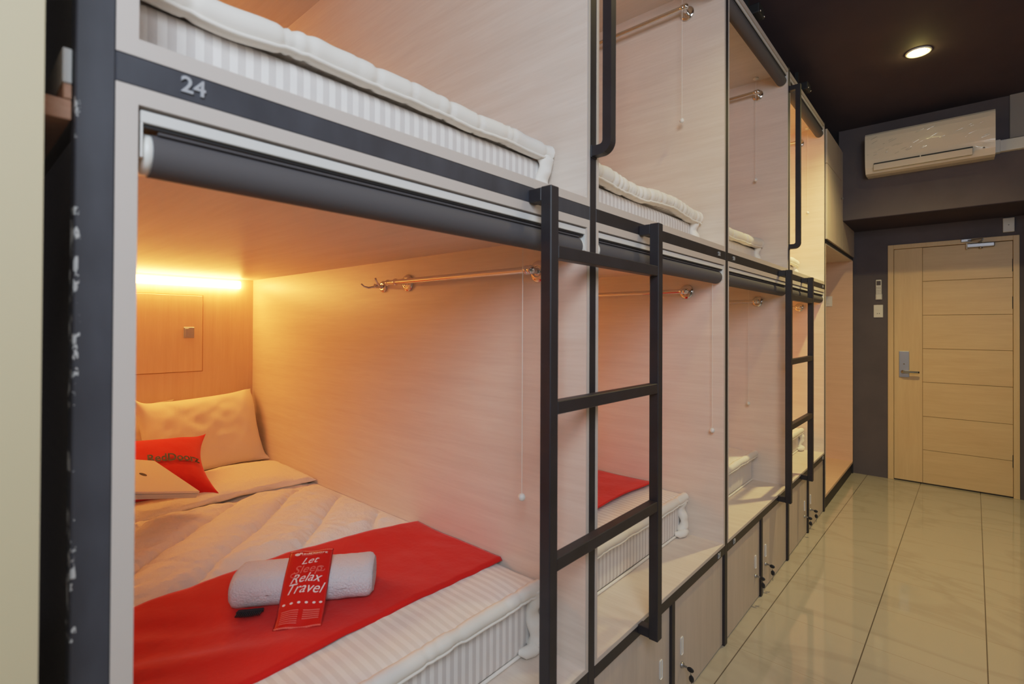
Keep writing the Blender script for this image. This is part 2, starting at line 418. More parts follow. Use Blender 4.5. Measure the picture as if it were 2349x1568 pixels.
# ------------------------------------------------------------------ ladders and grab rails
def ladder(yl, label):
    yr = yl + .5365; x0, x1 = .037, .067; z0, z1 = .405, 1.680
    o = thing('ladder', label, 'ladder', ((x0 + x1) / 2, yl, z0), 'black bunk ladders')
    for y in (yl, yr):
        MB().box(x0, x1, y, y + .03, z0, z1, .0018, 1).build('side_rail', M['steel'], o)
        MB().box(0.0004, x0, y + .001, y + .029, z1 - .032, z1 - .001, .0015, 1).build('upper_bracket', M['steel'], o)
        MB().box(0.0004, x0, y + .001, y + .029, z0 + .002, z0 + .031, .0015, 1).build('lower_bracket', M['steel'], o)
    for z in (1.517, 1.160, .802):
        MB().box(x0 + .001, x1 - .001, yl + .03, yr, z, z + .03, .0015, 1).build('rung', M['steel'], o)
ladder(.9005, 'near black steel ladder fixed in front of the first and second bays')
ladder(3.0445, 'far black steel ladder near the wardrobe end of the row')
def grab(yc, label):
    o = thing('grab_rail', label, 'grab rail', (0, yc, 1.826), 'bent black grab rails')
    w2 = .0125; R = .034; xo = .062; xi = .036
    # side outline (x, z) of a bent flat tube, extruded along y
    out = [(0.0004, 1.826)]; inn = [(0.0004, 1.853)]
    cx, cz = xo - R, 1.826 + R
    for k in range(9):
        a = -PI / 2 + PI / 2 * k / 8
        out.append((cx + R * math.cos(a), cz + R * math.sin(a)))
    r2 = .010
    for k in range(5):
        a = -PI / 2 + PI / 2 * k / 4
        inn.append((xi - r2 + r2 * math.cos(a), 1.853 + r2 + r2 * math.sin(a)))
    out += [(xo, 2.785), (0.0004, 2.785)]; inn += [(xi, 2.758), (0.0004, 2.758)]
    poly = out + inn[::-1]
    bm = bmesh.new(); vs = [bm.verts.new((x, yc - w2, z)) for x, z in poly]; f = bm.faces.new(vs)
    ex = bmesh.ops.extrude_face_region(bm, geom=[f]); 
    for v in ex['geom']:
        if isinstance(v, bmesh.types.BMVert): v.co.y += 2 * w2
    MB().bm(bm).build('bent_tube', M['steel'], o)
    f_ = MB()
    for z in (1.8395, 2.7715): f_.box(.0003, .003, yc - .0145, yc + .0145, z - .017, z + .017, .0008, 1)
    f_.build('weld_plate', M['steel'], o)
grab(PC[1] + .001, 'near bent black grab rail on the post between first and second upper pods')
grab(PC[3] + .001, 'far bent black grab rail on the post left of the last upper pod')

# ------------------------------------------------------------------ lockers
LK = {}
def locker(i, side, label):
    yc = (PC[i] + PC[i + 1]) / 2
    if side == 0: y0, y1 = PC[i] + HW + .001, yc - .0135
    else: y0, y1 = yc + .0135, PC[i + 1] - HW - .001
    o = thing('locker', label, 'locker', (-.02, (y0 + y1) / 2, 0), 'lockers under the lower pods')
    MB().box(-.60, -.031, y0, y1, .002, .392).build('carcass', M['lam_x'], o)
    d = MB().box(-.029, -.010, y0 + .0005, y1 - .0005, .006, .391, .001, 1).build('door', M['locker'], o)
    yh = (yc - .083) if side == 0 else (yc + .088)
    h = MB().box(-.010, -.0075, yh - .009, yh + .009, .168, .232, .004, 2); h.build('flush_handle', M['offwhite'], d)
    k = MB().lathe([(0, 0), (.0105, 0), (.0105, .003), (.008, .009), (0, .009)], (-.010, yh, .130), (1, 0, 0), 20); k.build('lock', M['silver'], d)
    kk = MB()
    kk.box(-.001, .012, yh - .001, yh + .001, .126, .134)
    kk.build('key_blade', M['silver'], d)
    kb = MB()
    s1 = .5
    kb.ball((.024, yh, .126), .013, (1.0, .28, .75), 14)
    kb.build('key_bow', M['rubber'], d)
    k2 = MB(); k2.ball((.026, yh + .004, .092), .013, (.75, .28, 1.05), 14); k2.tube([(.024, yh, .113), (.0255, yh + .002, .108), (.026, yh + .003, .104)], .0012, 6)
    k2.build('spare_key', M['rubber'], d)
    k3 = MB().box(.0248, .0272, yh + .003, yh + .005, .052, .080); k3.build('spare_key_blade', M['silver'], d)
LKL = [['left locker below the nearest bay', 'right locker below the nearest bay'],
       ['left locker of second bay, partly behind the near ladder foot', 'right locker of second bay, keys hanging, below number 21'],
       ['left locker of third bay, below number 19', 'right locker of third bay, just left of the far ladder'],
       ['left locker of fourth bay, below the far ladder', 'right locker of fourth bay, last before the wardrobe']]
for i in range(4):
    for s_ in (0, 1): locker(i, s_, LKL[i][s_])

# ------------------------------------------------------------------ wardrobe at the far end
wy0, wy1 = PC[4] + HW + .001, 5.655
wd = thing('open_wardrobe', 'tall open wardrobe niche with pink-lit side panel beside the door wall', 'wardrobe', (-.3, (wy0 + wy1) / 2, 0))
MB().box(-.60, 0, wy1 - .018, wy1, .117, 1.997).build('side_panel', M['lam_lit'], wd)
MB().box(-.60, 0, wy0, wy0 + .018, .117, 1.997).build('side_panel', M['lam_x'], wd)
MB().box(-.62, -.60, wy0, wy1, .1, 2.0).build('back_panel', M['lam_z'], wd)
MB().box(-.60, 0, wy0, wy1, .098, .117).build('bottom_board', M['lam_lit'], wd)
MB().box(-.60, -.01, wy0, wy1, 0, .098).build('plinth', M['black'], wd)
MB().box(-.60, -.004, wy0, wy1, 1.997, 2.005).build('top_board', M['lam_top'], wd)
MB().box(-.015, .001, wy1 + .0005, wy1 + .012, 0, 2.0).build('end_strip', M['black'], wd)
cb = thing('overhead_cabinet', 'closed overhead cabinet above the wardrobe, yellowish doors', 'cabinet', (-.3, (wy0 + wy1) / 2, 2.005))
MB().box(-.60, -.003, wy0, YB - .002, 2.03, 2.86).box(-.60, -.003, YB - .002, wy1, 2.03, 2.277).build('carcass', M['lam_x'], cb)
MB().box(-.60, .0, wy0, wy1, 2.0055, 2.03).build('bottom_rail', M['black'], cb)
d = MB().box(-.003, .012, wy0 + .001, YB - .075, 2.032, 2.598, .001, 1).build('door', M['locker'], cb)
MB().lathe([(0, 0), (.006, 0), (.006, .01), (.009, .014), (0, .017)], (.012, YB - .10, 2.448), (1, 0, 0), 14).build('knob', M['silver'], d)
MB().box(-.003, .012, wy0 + .001, YB - .075, 2.602, 2.858, .001, 1).build('door', M['locker'], cb)
MB().box(-.003, .010, YB - .072, YB - .003, 2.032, 2.858, .001, 1).build('filler_panel', M['locker'], cb)
MB().box(-.003, .010, YB - .001, wy1 - .002, 2.032, 2.276, .001, 1).build('door', M['locker'], cb)
sp = thing('wall_switch', 'small pale switch plate inside the open wardrobe side', 'switch', (-.198, wy1 - .018, 1.62))
MB().box(-.235, -.165, wy1 - .026, wy1 - .0185, 1.575, 1.672, .002, 2).build('cover_plate', M['white'], sp)
MB().box(-.212, -.188, wy1 - .030, wy1 - .026, 1.60, 1.648, .001, 1).build('rocker', M['white'], sp)
# dark fixtures on top of the bunks
for y, lab in ((2.66, 'small dark fitting on top of the bunks above number 20'), (3.70, 'small dark fitting on top of the bunks near the far grab rail')):
    o = thing('ceiling_fitting', lab, 'fixture', (-.03, y, 2.90), 'dark fittings above the bunks')
    MB().box(-.12, .022, y - .045, y + .045, 2.905, 2.955, .006, 2).build('housing', M['black'], o)
    MB().lathe([(0, 0), (.006, 0), (.006, .004), (0, .006)], (.022, y - .032, 2.915), (1, 0, 0), 12).lathe([(0, 0), (.006, 0), (.006, .004), (0, .006)], (.022, y + .032, 2.915), (1, 0, 0), 12).build('screw', M['chrome'], o)
    MB().box(-.06, -.04, y - .01, y + .01, 2.955, 3.0445).build('stem', M['black'], o)

# ------------------------------------------------------------------ bedding
def slab(y0, y1, x0, x1, z0, t, amp=.004, nx=60, ny=44, p=14, quilt=0, seed=0, sag=.0):
    """soft rounded slab: top and bottom sheets meeting in a rounded rim"""
    cx, cy = (x0 + x1) / 2, (y0 + y1) / 2; hx, hy = (x1 - x0) / 2, (y1 - y0) / 2
    def prof(u):
        return max(0.0, 1 - abs(u) ** p) ** .5
    def remap(a): # denser near the rims
        a = 2 * a - 1; return math.copysign(1 - (1 - abs(a)) ** 1.7, a)
    def side(sg):
        def fn(a, b):
            u, v = remap(a), remap(b); x = cx + hx * u; y = cy + hy * v
            h = prof(u) * prof(v)
            nz = amp * noise.noise(Vector((x * 7 + seed, y * 9, 1.3))) + amp * .6 * noise.noise(Vector((x * 19, y * 23 + seed, 4.1)))
            rim = amp * 1.5 * noise.noise(Vector((x * 12 + seed, y * 12, 7)))
            q = 0
            if quilt and sg > 0:
                d = abs(((x) / quilt) % 1 - .5) * 2; q = -.004 * (1 - min(1, (1 - d) * 6))
            z = z0 + t / 2 + sg * t / 2 * h + (nz + q if sg > 0 else 0) * h + rim * (1 - h) - sag * abs(u) ** 8
            return (x, y, z)
        return fn
    return side(1), side(-1), nx, ny
def bed(i, lv, xf, zt_m, label_m, label_p, seed, pad_t=.036, strap=True, yin=.004, bulge=0.0, wob=.004, pleats=14):
    """mattress with striped foot end and a quilted pad with rolled rim on top; xf: x of the foot end"""
    zf = (ZL, ZU)[lv]; y0, y1 = L0[i] + yin, R0[i] - yin - .004; xh = XB + .03
    m = thing('mattress', label_m, 'mattress', ((xf + xh) / 2, (y0 + y1) / 2, zf), 'striped mattresses')
    b = MB()
    bm = bmesh.new(); bmesh.ops.create_cube(bm, size=1.0)
    for v in bm.verts:
        v.co = Vector((xh + (v.co.x + .5) * (xf - .008 - xh), y0 + .01 + (v.co.y + .5) * (y1 - y0 - .02), zf + .001 + (v.co.z + .5) * (zt_m - zf)))
    bmesh.ops.bevel(bm, geom=list(bm.edges), offset=.022, segments=4, profile=.5, affect='EDGES')
    b.bm(bm, None, True); b.build('body', M['mattress'], m)
    pd = MB().tube([(xf - .010, y0 + .012, zf + .006), (xf - .006, (y0 + y1) / 2, zf + .006), (xf - .010, y1 - .012, zf + .006)], .005, 10); pd.build('piping', M['piping'], m)
    q = thing('mattress_pad', label_p, 'mattress pad', ((xf + xh) / 2, (y0 + y1) / 2, zt_m), 'quilted mattress pads')
    top, bot, nx, ny = slab(y0 + .001, y1 + .002, xh, xf + .006, zt_m + .0005, pad_t, wob, seed=seed)
    MB().grid(top, nx, ny).grid(bot, nx, ny).build('quilted_top', M['pad'], q, weld=True)
    # rolled rim along the foot end, gathered in small pleats
    rnd = random.Random(int(seed * 10))
    pl_ = [(rnd.uniform(y0, y1), rnd.uniform(.004, .009), rnd.uniform(.06, .20)) for _ in range(pleats)]
    pts = []; N = 150
    rs = []
    for k in range(N + 1):
        y = y0 + .004 + (y1 - y0 - .010) * k / N
        wv = noise.noise(Vector((y * 7 + seed, 2.2, seed))) * .005 + noise.noise(Vector((y * 22, seed, 9))) * .0018
        pts.append((xf + .004 + .4 * wv, y, zt_m + pad_t * .44 + wv + bulge * noise.noise(Vector((y * 5.0, seed * 3, 1)))))
        dent = max([a * math.exp(-((y - yk) / wk) ** 2) for yk, wk, a in pl_] + [0])
        rs.append(pad_t * .53 * (1 + .12 * noise.noise(Vector((y * 14, 5, seed))) - dent))
    MB().tube(pts, rs, 14).build('rolled_rim', M['piping'], q)
    pts = [(a + rr_ * .70, y, z - rr_ * .86) for (a, y, z), rr_ in zip(pts, rs)]
    MB().tube(pts[::2], .0036, 8).build('piping', M['piping'], q)
    if strap:
        yy = y1 - .026; z0_, z1_ = zt_m + pad_t * .55, zf + .024
        def ribbon(a, b):
            th = 2 * PI * b; z = z0_ + (z1_ - z0_) * a
            w = .026 + .002 * math.sin(a * 11 + seed) - .003 * math.sin(a * PI) + .005 * max(0, a - .8) / .2
            t_ = .017 + .003 * math.sin(a * 19 + seed * 2) + .006 * max(0, a - .82) / .18
            e = 1 if 0 < a < 1 else .15
            return (xf + .004 + .006 * math.sin(a * 8 + seed) + t_ * e * math.sin(th), yy + .003 * math.sin(a * 7 + 1 + seed) + w * e * math.cos(th), z)
        MB().grid(ribbon, 40, 18).build('corner_strap', M['piping'], q, weld=True)
        MB().tube([(xf + .008, yy + .016, z1_ - .002), (xf + .014, yy + .004, z1_ - .004), (xf + .014, yy - .020, z1_ - .004), (xf + .006, yy - .040, z1_ - .006), (xf - .01, yy - .05, z1_ - .006)], [.010, .017, .018, .016, .008], 14).ball((xf + .012, yy - .008, z1_ - .002), .0185).build('strap_end', M['piping'], q)
    return m, q
bed(0, 0, -.155, .606, 'striped mattress of the nearest lower pod', 'white quilted pad under the red runner with towel', 1.0)
bed(1, 0, -.172, .592, 'striped mattress seen through the near ladder', 'white quilted pad in lower pod behind the near ladder', 2.0)
bed(2, 0, -.180, .590, 'striped mattress in lower pod under number 20', 'yellow-lit mattress pad in lower pod under number 20', 3.0, strap=False)
bed(3, 0, -.150, .575, 'striped mattress in the lower pod behind the far ladder', 'yellow-lit mattress pad with loose corner behind the far ladder', 4.0)
bed(0, 1, -.128, 1.832, 'large striped mattress above number 24 in the nearest upper pod', 'white quilted pad with rolled rim, upper pod above number 24', 5.0, pad_t=.046, bulge=.012, wob=.005, pleats=22)
bed(1, 1, -.118, 1.820, 'striped mattress in the upper pod above number 22', 'white rumpled pad with rolled rim, upper pod above number 22', 6.5, pad_t=.056, bulge=.014, wob=.007, yin=.012, pleats=46)
bed(2, 1, -.160, 1.838, 'striped mattress in the upper pod above number 20', 'yellow-lit pad with rolled rim, upper pod above number 20', 7.5, pad_t=.056, bulge=.008)
bed(3, 1, -.190, 1.835, 'mattress just visible in the upper pod behind the far grab rail', 'pad just visible in the upper pod behind the far grab rail', 8.5, pad_t=.05)

# height of the made-up nearest bed
ZP = .632
def fold_x(y): return -1.455 + .03 * math.sin((y - .15) * 5.0)
def quilt_z(x, y):
    v = (y - .65) / .49
    crown = .028 * (1 - abs(v) ** 3) + .010 * max(0, 1 - abs((x + 1.2) / .6) ** 2)
    s = (x + 1.05 * y + .02 * math.sin(y * 6)) / 1.45          # diagonal sewn lines
    k = (s + .0166) / .19
    d = abs(k - round(k)) * 2
    puff = .020 * (1 - (1 - min(1, d * 1.25)) ** 3.2)
    s2 = (x - 1.4 * y) / math.hypot(1, 1.4); k2 = s2 / .30; d2 = abs(k2 - round(k2)) * 2
    pk = math.exp(-(d * 2.2) ** 2)
    groove = -.007 * math.exp(-(d / .10) ** 2) - .0035 * math.exp(-(d2 / .05) ** 2)
    flat = max(0.0, min(1.0, (-.74 - x) / .10)); flat = flat * flat * (3 - 2 * flat)
    wr = .010 * noise.noise(Vector((x * 6, y * 6, .5))) + .007 * noise.noise(Vector((x * 17, y * 13, 2.5))) + .0035 * noise.noise(Vector((x * 42, y * 30, 7)))
    wr += .007 * pk * noise.noise(Vector((s2 * 42, s * 9, 3)))
    edge = max(0.0, 1 - abs(v) ** 14)
    puff = (puff + groove) * (.25 + .75 * flat); g_ = max(0.0, min(1.0, (x + 1.475) / .14)); g_ = g_ * g_ * (3 - 2 * g_)
    crown = crown * (.45 + .55 * flat) * (.25 + .75 * g_); puff = puff * (.3 + .7 * g_); wr = wr * (.3 + .7 * flat)
    return ZP - .004 + (crown + puff + wr) * edge + .012
XQ0, XQ1 = -1.50, -.70
q = MB()
YQ0, YQ1 = L0[0] + .004, R0[0] - .002
def qtop(a, b):
    x = XQ0 + (XQ1 - XQ0) * a; y = YQ0 + (YQ1 - YQ0) * b
    tail = min(1, (XQ1 - x) / .03)
    z = quilt_z(x, y); z = ZP + .001 + (z - ZP - .001) * max(0.0, tail) ** .5
    return (x, y, z)
q.grid(qtop, 150, 150)
q.grid(lambda a, b: (XQ0 + (XQ1 - XQ0) * a, YQ0 + (YQ1 - YQ0) * b, ZP - .001), 6, 6)
qo = thing('quilt', 'white diagonal-stitched quilt folded back on the nearest lower bed', 'quilt', (-1.1, .65, ZP))
q.build('quilt_body', M['quilt'], qo)
# folded-back band of the quilt
def fold(a, b):
    y = YQ0 + .001 + (YQ1 - YQ0 - .002) * b
    w = .30; th = 2 * PI * a
    xc = fold_x(y) - .175; hx = .190
    v = (y - .65) / .49
    edge = max(0.0, 1 - abs(v) ** 12) ** .5
    zc = ZP + .026 + .026 * (1 - v * v)
    hz = (.027 + .005 * noise.noise(Vector((y * 9, 1, 1)))) * edge + .002
    c, s = math.cos(th), math.sin(th)
    x = xc + hx * math.copysign(abs(c) ** .55, c); z = zc + hz * math.copysign(abs(s) ** .8, s)
    wr = .008 * noise.noise(Vector((x * 20, y * 6, 3))) + .005 * noise.noise(Vector((x * 45, y * 12, 8)))
    if s > -.2: z += wr * edge + .022 * max(0.0, min(1.0, (xc - x) / hx)) * edge * max(0.0, s)
    x += .010 * noise.noise(Vector((y * 14, 0, s * 2)))
    return (x, y, z)
fo = MB().grid(fold, 44, 110); fo.build('folded_band', M['quilt'], qo, weld=True)
sheet = MB()
def sh(a, b):
    x = XB + .035 + (-1.55 - XB - .035) * a; y = YQ0 + (YQ1 - YQ0) * b
    return (x, y, ZP + .010 + .003 * noise.noise(Vector((x * 8, y * 8, 2))))
sheet.grid(sh, 30, 40).build('sheet_end', M['pad'], qo)

# red runner
def runner_z(x, y):
    v = (y - .65) / .49
    up = .022 * (1 - abs(v) ** 3) + .020
    s = max(0.0, min(1.0, (x + .76) / .20)); s = s * s * (3 - 2 * s)
    z0 = ZP + .004 + up * (1 - s) + .010 * s
    wr = .0035 * noise.noise(Vector((x * 6 + 3, y * 9, .2))) + .0018 * noise.noise(Vector((x * 12, y * 24, 5)))
    wr += .0110 * noise.noise(Vector((x * 13 - y * 7, y * 3 + x * 2, 6))) * max(0, min(1, (.62 - y) / .25))
    return z0 + .004 + wr
RX0, RX1 = -.745, -.312
def run(a, b):
    y = YQ0 + .002 + (YQ1 - YQ0 - .004) * b
    w0 = .008 * math.sin(y * 7) + .004 * noise.noise(Vector((y * 12, 2, 2))); w1 = .006 * math.sin(y * 5 + 1) + .003 * noise.noise(Vector((y * 20, 8, 2)))
    slant = .035 * (y - .65)
    x = (RX0 + w0 + slant) * (1 - a) + (RX1 + w1 + slant * .3) * a
    return (x, y, runner_z(x, y) - (.008 if a > .985 else 0))
rr = MB().grid(run, 60, 110)
rr.build('r', None, None) if False else None
ro = rr.build('bed_runner', M['red'], None, loc=((RX0 + RX1) / 2, .65, ZP)); tag(ro, 'wide red cloth runner under the rolled towel, nearest bed', 'bed runner', 'red bed runners')
so = ro.modifiers.new('thick', 'SOLIDIFY'); so.thickness = .003; so.offset = 1
# second runner, second bay
def run2(a, b):
    y = L0[1] + .006 + (R0[1] - L0[1] - .012) * b; x = -.80 + .48 * a + .006 * math.sin(y * 9)
    return (x, y, .596 + .036 + .004 + .004 * noise.noise(Vector((x * 6, y * 9, 3))) + .012 * (1 - abs((y - 1.7) / .5) ** 4))
r2 = MB().grid(run2, 40, 60).build('bed_runner', M['red'], None, loc=(-.55, 1.7, .63)); tag(r2, 'red cloth runner glimpsed through the near ladder, second bay', 'bed runner', 'red bed runners')
so = r2.modifiers.new('thick', 'SOLIDIFY'); so.thickness = .003; so.offset = 1

# rolled towel
TA, TBv = Vector((-.655, .515, 0)), Vector((-.445, .785, 0))
zt = min(runner_z(-.60, .55), runner_z(-.45, .75)) - .002
ax = (TBv - TA); LT = ax.length; ax.normalize(); pe = Vector((ax.y, -ax.x, 0))       # towards the foot
TW, TH = .073, .044
def tow(a, b):
    s = a * LT; th = 2 * PI * b
    ee = min(1.0, min(s, LT - s) / .016); sc = .80 + .20 * math.sqrt(max(0.0, 1 - (1 - ee) ** 2))
    c, sn = math.cos(th), math.sin(th)
    r1 = TW * sc * math.copysign(abs(c) ** .8, c); r2 = TH * sc * math.copysign(abs(sn) ** .8, sn)
    r1 += .002 * noise.noise(Vector((s * 30, th * 2, 3)))
    p = TA + ax * s + pe * r1
    return (p.x, p.y, zt + TH + r2 + .0015 * noise.noise(Vector((s * 60, th * 5, 1))))
tb = MB().grid(tow, 48, 48)
for e in (0, 1):
    n = 40; ring = [Vector(tow(e, k / n)) for k in range(n)]
    c = sum(ring, Vector()) / n; vs = []; 
    rings = [[c + (p - c) * f + ax * (.003 * math.sin(f * 28) * (1 if e else -1)) for p in ring] for f in (1, .86, .72, .58, .44, .3, .16)]
    vs = [p for r in rings for p in r] + [c]
    fs = [(i * n + k, i * n + (k + 1) % n, (i + 1) * n + (k + 1) % n, (i + 1) * n + k) for i in range(6) for k in range(n)] + [(6 * n + k, 6 * n + (k + 1) % n, 7 * n) for k in range(n)]
    tb.add(vs, fs, True)
to = tb.build('rolled_towel', M['towel'], None, loc=((TA + TBv) / 2).to_tuple()[:2] + (zt,), weld=True); tag(to, 'white towel rolled up on the red runner', 'towel')
# dark comb peeking out below the towel
cbm = MB(); ZC = max(runner_z(-.556 + .04 * a, .508 + .03 * b) for a in (-1, 0, 1) for b in (-1, 0, 1)) + .0035
cm = Matrix.Translation(Vector((-.556, .508, ZC))) @ Matrix.Rotation(math.atan2(ax.y, ax.x), 4, 'Z')
cbm.prism([(-.028, .012), (.03, .012), (.032, .0), (-.03, .0)], cm, .004)
for k in range(13): 
    x = -.027 + k * .0045; cbm.prism([(x - .0014, .0), (x + .0014, .0), (x + .0008, -.016 - .004 * math.sin(k * .26)), (x - .0008, -.016 - .004 * math.sin(k * .26))], cm, .0035)
co = cbm.build('comb', M['rubber'], None, loc=(-.545, .497, zt)); tag(co, 'small dark toothed comb poking out under the left end of towel', 'comb')

# red sachet draped over the towel
ctr = (TA + TBv) / 2 + ax * .012
SW = .054
PROF = [(-.002, TH * 2 + .028), (.012, TH * 2 + .020), (.028, TH * 2 + .010), (.048, TH * 2 - .002), (.068, TH * 1.66), (.088, TH * 1.28), (.108, TH * .90), (.128, TH * .54), (.146, TH * .27), (.166, .006)]
def sach_path(s):
    """s: 0 top edge .. 1 lower edge; offset across the towel (towards the foot) and height"""
    s = max(0.0, min(1.0, s))
    k = s * (len(PROF) - 1); i = min(int(k), len(PROF) - 2); f = k - i
    a, b = PROF[i], PROF[i + 1]
    return a[0] + (b[0] - a[0]) * f, a[1] + (b[1] - a[1]) * f
def sach(u, s, lift=0.0):
    d, h = sach_path(s)
    belly = .009 * (1 - min(1, abs(2 * u - 1)) ** 2.5) * max(0.0, min(1, min(s, 1 - s) / .12))
    p = ctr + pe * (d + .6 * (belly + lift)) + ax * ((u - .5) * 2 * SW)
    return Vector((p.x, p.y, zt + h + .8 * (belly + lift) + .0015 * math.sin(u * 9 + s * 6)))
sa = thing('sachet', 'glossy red printed sachet lying across the rolled towel', 'sachet', (ctr.x, ctr.y, zt + .1))
sb = MB().grid(lambda a, b: sach(a, b, .0), 20, 40).grid(lambda a, b: sach(a, b, -.004 * (min(1, min(a, 1 - a, b, 1 - b) * 12))), 20, 40); sb.build('film_pouch', M['sachet'], sa, weld=True)
for s0 in (.004, .972):
    MB().grid(lambda i, j, s0=s0: sach(.02 + i * .96, s0 + j * .022, .0008 + .0006 * math.sin(i * 130)), 60, 1, False).build('crimped_seam', M['ink_pink'], sa)
def on_sachet(txt, s, u, size, mt, shear=0.0, offset=0.0, bold=0.0, nm='lettering'):
    vs, fs = text_polys(txt, size, 0, shear, bold)
    b = MB(); H = .30; b.add([sach(u + v.x / (2 * SW), s - v.y / .222, .0012) for v in vs], fs)
    o = b.build(nm, M[mt], sa); return o
on_sachet('RedDoorz', .085, .56, .0165, 'ink_white', 0, bold=.0003)
b = MB(); b.grid(lambda a, c: sach(.20 + .065 * math.cos(a * 2 * PI) * c, .10 + .030 * math.sin(a * 2 * PI) * c, .0010), 24, 3, False); b.build('round_emblem', M['ink_white'], sa)
b = MB(); b.grid(lambda a, c: sach(.30 + .48 * a, .122 + .008 * c, .0008), 12, 1, False); b.build('tagline', M['ink_pink'], sa)
on_sachet('Let', .22, .50, .030, 'ink_white', .4)
on_sachet('Sleep', .335, .50, .032, 'ink_pink', .25)
for (uc, sc_, ru, rs_) in ((.22, .40, .07, .026), (.80, .34, .08, .03)):
    pts = [sach(uc + ru * math.cos(k / 18 * 2 * PI * .85), sc_ + rs_ * math.sin(k / 18 * 2 * PI * .85), .0018) for k in range(19)]
    MB().tube(pts, .0012, 6).build('swirl_ornament', M['ink_pink'], sa)
on_sachet('Relax', .445, .48, .032, 'ink_white', .4)
on_sachet('Travel', .555, .48, .034, 'ink_white', .4)
b = MB()
for k, uc in enumerate((.12, .28, .44, .60, .76, .90)):
    b.grid(lambda a, c, uc=uc: sach(uc + .035 * math.cos(a * 2 * PI) * c, .70 + .012 * math.sin(a * 2 * PI) * c, .0010), 10, 2, False)
b.build('row_of_icons', M['ink_white'], sa)
b = MB()
for k in range(7):
    s0 = .77 + k * .025
    b.grid(lambda a, c, s0=s0: sach(.10 + .36 * a, s0 + .010 * c, .0008), 10, 1, False)
    if k < 5: b.grid(lambda a, c, s0=s0: sach(.56 + .34 * a, s0 + .012 * c, .0008), 10, 1, False)
b.build('small_print', M['ink_pink'], sa)

# pillows and cushion
def pillow(w, h, t, place, nw=44, nh=34, pinch=.10, seed=0, amp=.006, ear=.03):
    """soft pillow in local (u: width, v: height, n: thickness); place maps Vector -> world"""
    def side(sg):
        def fn(a, b):
            u, v = 2 * a - 1, 2 * b - 1
            u = math.copysign(1 - (1 - abs(u)) ** 1.35, u); v = math.copysign(1 - (1 - abs(v)) ** 1.35, v)
            body = (max(0, 1 - abs(u) ** 2.6) * max(0, 1 - abs(v) ** 2.6)) ** .5
            # waist: sides draw in between the corners
            x = w / 2 * u * (1 - pinch * (1 - v * v)); y = h / 2 * v * (1 - pinch * (1 - u * u) * .8)
            z = sg * t / 2 * body
            wr = amp * noise.noise(Vector((x * 9 + seed, y * 9, sg))) + amp * .5 * noise.noise(Vector((x * 24, y * 24 + seed, sg * 2)))
            z += wr * (.3 + body) if sg > 0 else 0
            cr = (abs(u) * abs(v)) ** 5; x *= 1 + .05 * cr; y *= 1 + .09 * cr
            z += ear * cr * noise.noise(Vector((u * 3 + seed, v * 3, 1)))
            return place(Vector((x, y, z)))
        return fn
    return MB().grid(side(1), nw, nh).grid(side(-1), nw, nh)
def leaning(center, width_dir_deg, tilt_deg, roll=0):
    """width along y turned by width_dir, face leaning back by tilt from upright, front normal towards +x"""
    Rz = Matrix.Rotation(math.radians(width_dir_deg), 3, 'Z'); Rt = Matrix.Rotation(math.radians(-tilt_deg), 3, 'Y')
    Rr = Matrix.Rotation(math.radians(roll), 3, 'X')
    base = Matrix(((0, 0, 1), (1, 0, 0), (0, 1, 0)))
    c = Vector(center); Mx = Rz @ Rt @ Rr @ base
    return lambda p: c + Mx @ p
# right pillow
pl = pillow(.525, .37, .16, leaning((-2.055, .868, .832), 1, 20, 3), seed=1.5, pinch=.05, ear=.10, amp=.012)
po = pl.build('pillow', M['pillow'], None, loc=(-2.02, .878, .66), weld=True); tag(po, 'white pillow leaning in the far corner behind the red cushion', 'pillow', 'white pillows')
pl = pillow(.54, .36, .08, leaning((-2.15, .47, .825), -2, 3, -4), seed=4.2, pinch=.06, ear=.10, amp=.012)
po = pl.build('pillow', M['pillow'], None, loc=(-2.115, .50, .66), weld=True); tag(po, 'white pillow upright against head panel, behind the other pillow', 'pillow', 'white pillows')
# red cushion with lettering
CU = leaning((-1.661, .5634, .7924), -2.86, 65, -6.07)
cs = thing('red_cushion', 'square red cushion with dark lettering, leaning on the pillows', 'cushion', (-1.66, .565, .70))
pillow(.40, .38, .13, CU, seed=2.2, pinch=.15, amp=.003, ear=.02).build('cover', M['redcush'], cs, weld=True)
vs, fs = text_polys('RedDoorz', .041, 0, 0, .0012, res=3)
def cush(v):
    x, y = v.x + .066, v.y * 1.55 - .030
    w_ = y / (.19 * (1 - .15 * (1 - min(1, abs(x) / .20) ** 2) * .8)); u = x / (.20 * (1 - .15 * (1 - w_ * w_)))
    body = (max(0, 1 - abs(u) ** 2.6) * max(0, 1 - abs(w_) ** 2.6)) ** .5
    return CU(Vector((x, y, .065 * body + .0075)))
MB().add([cush(v) for v in vs], fs).build('lettering', M['ink_black'], cs)
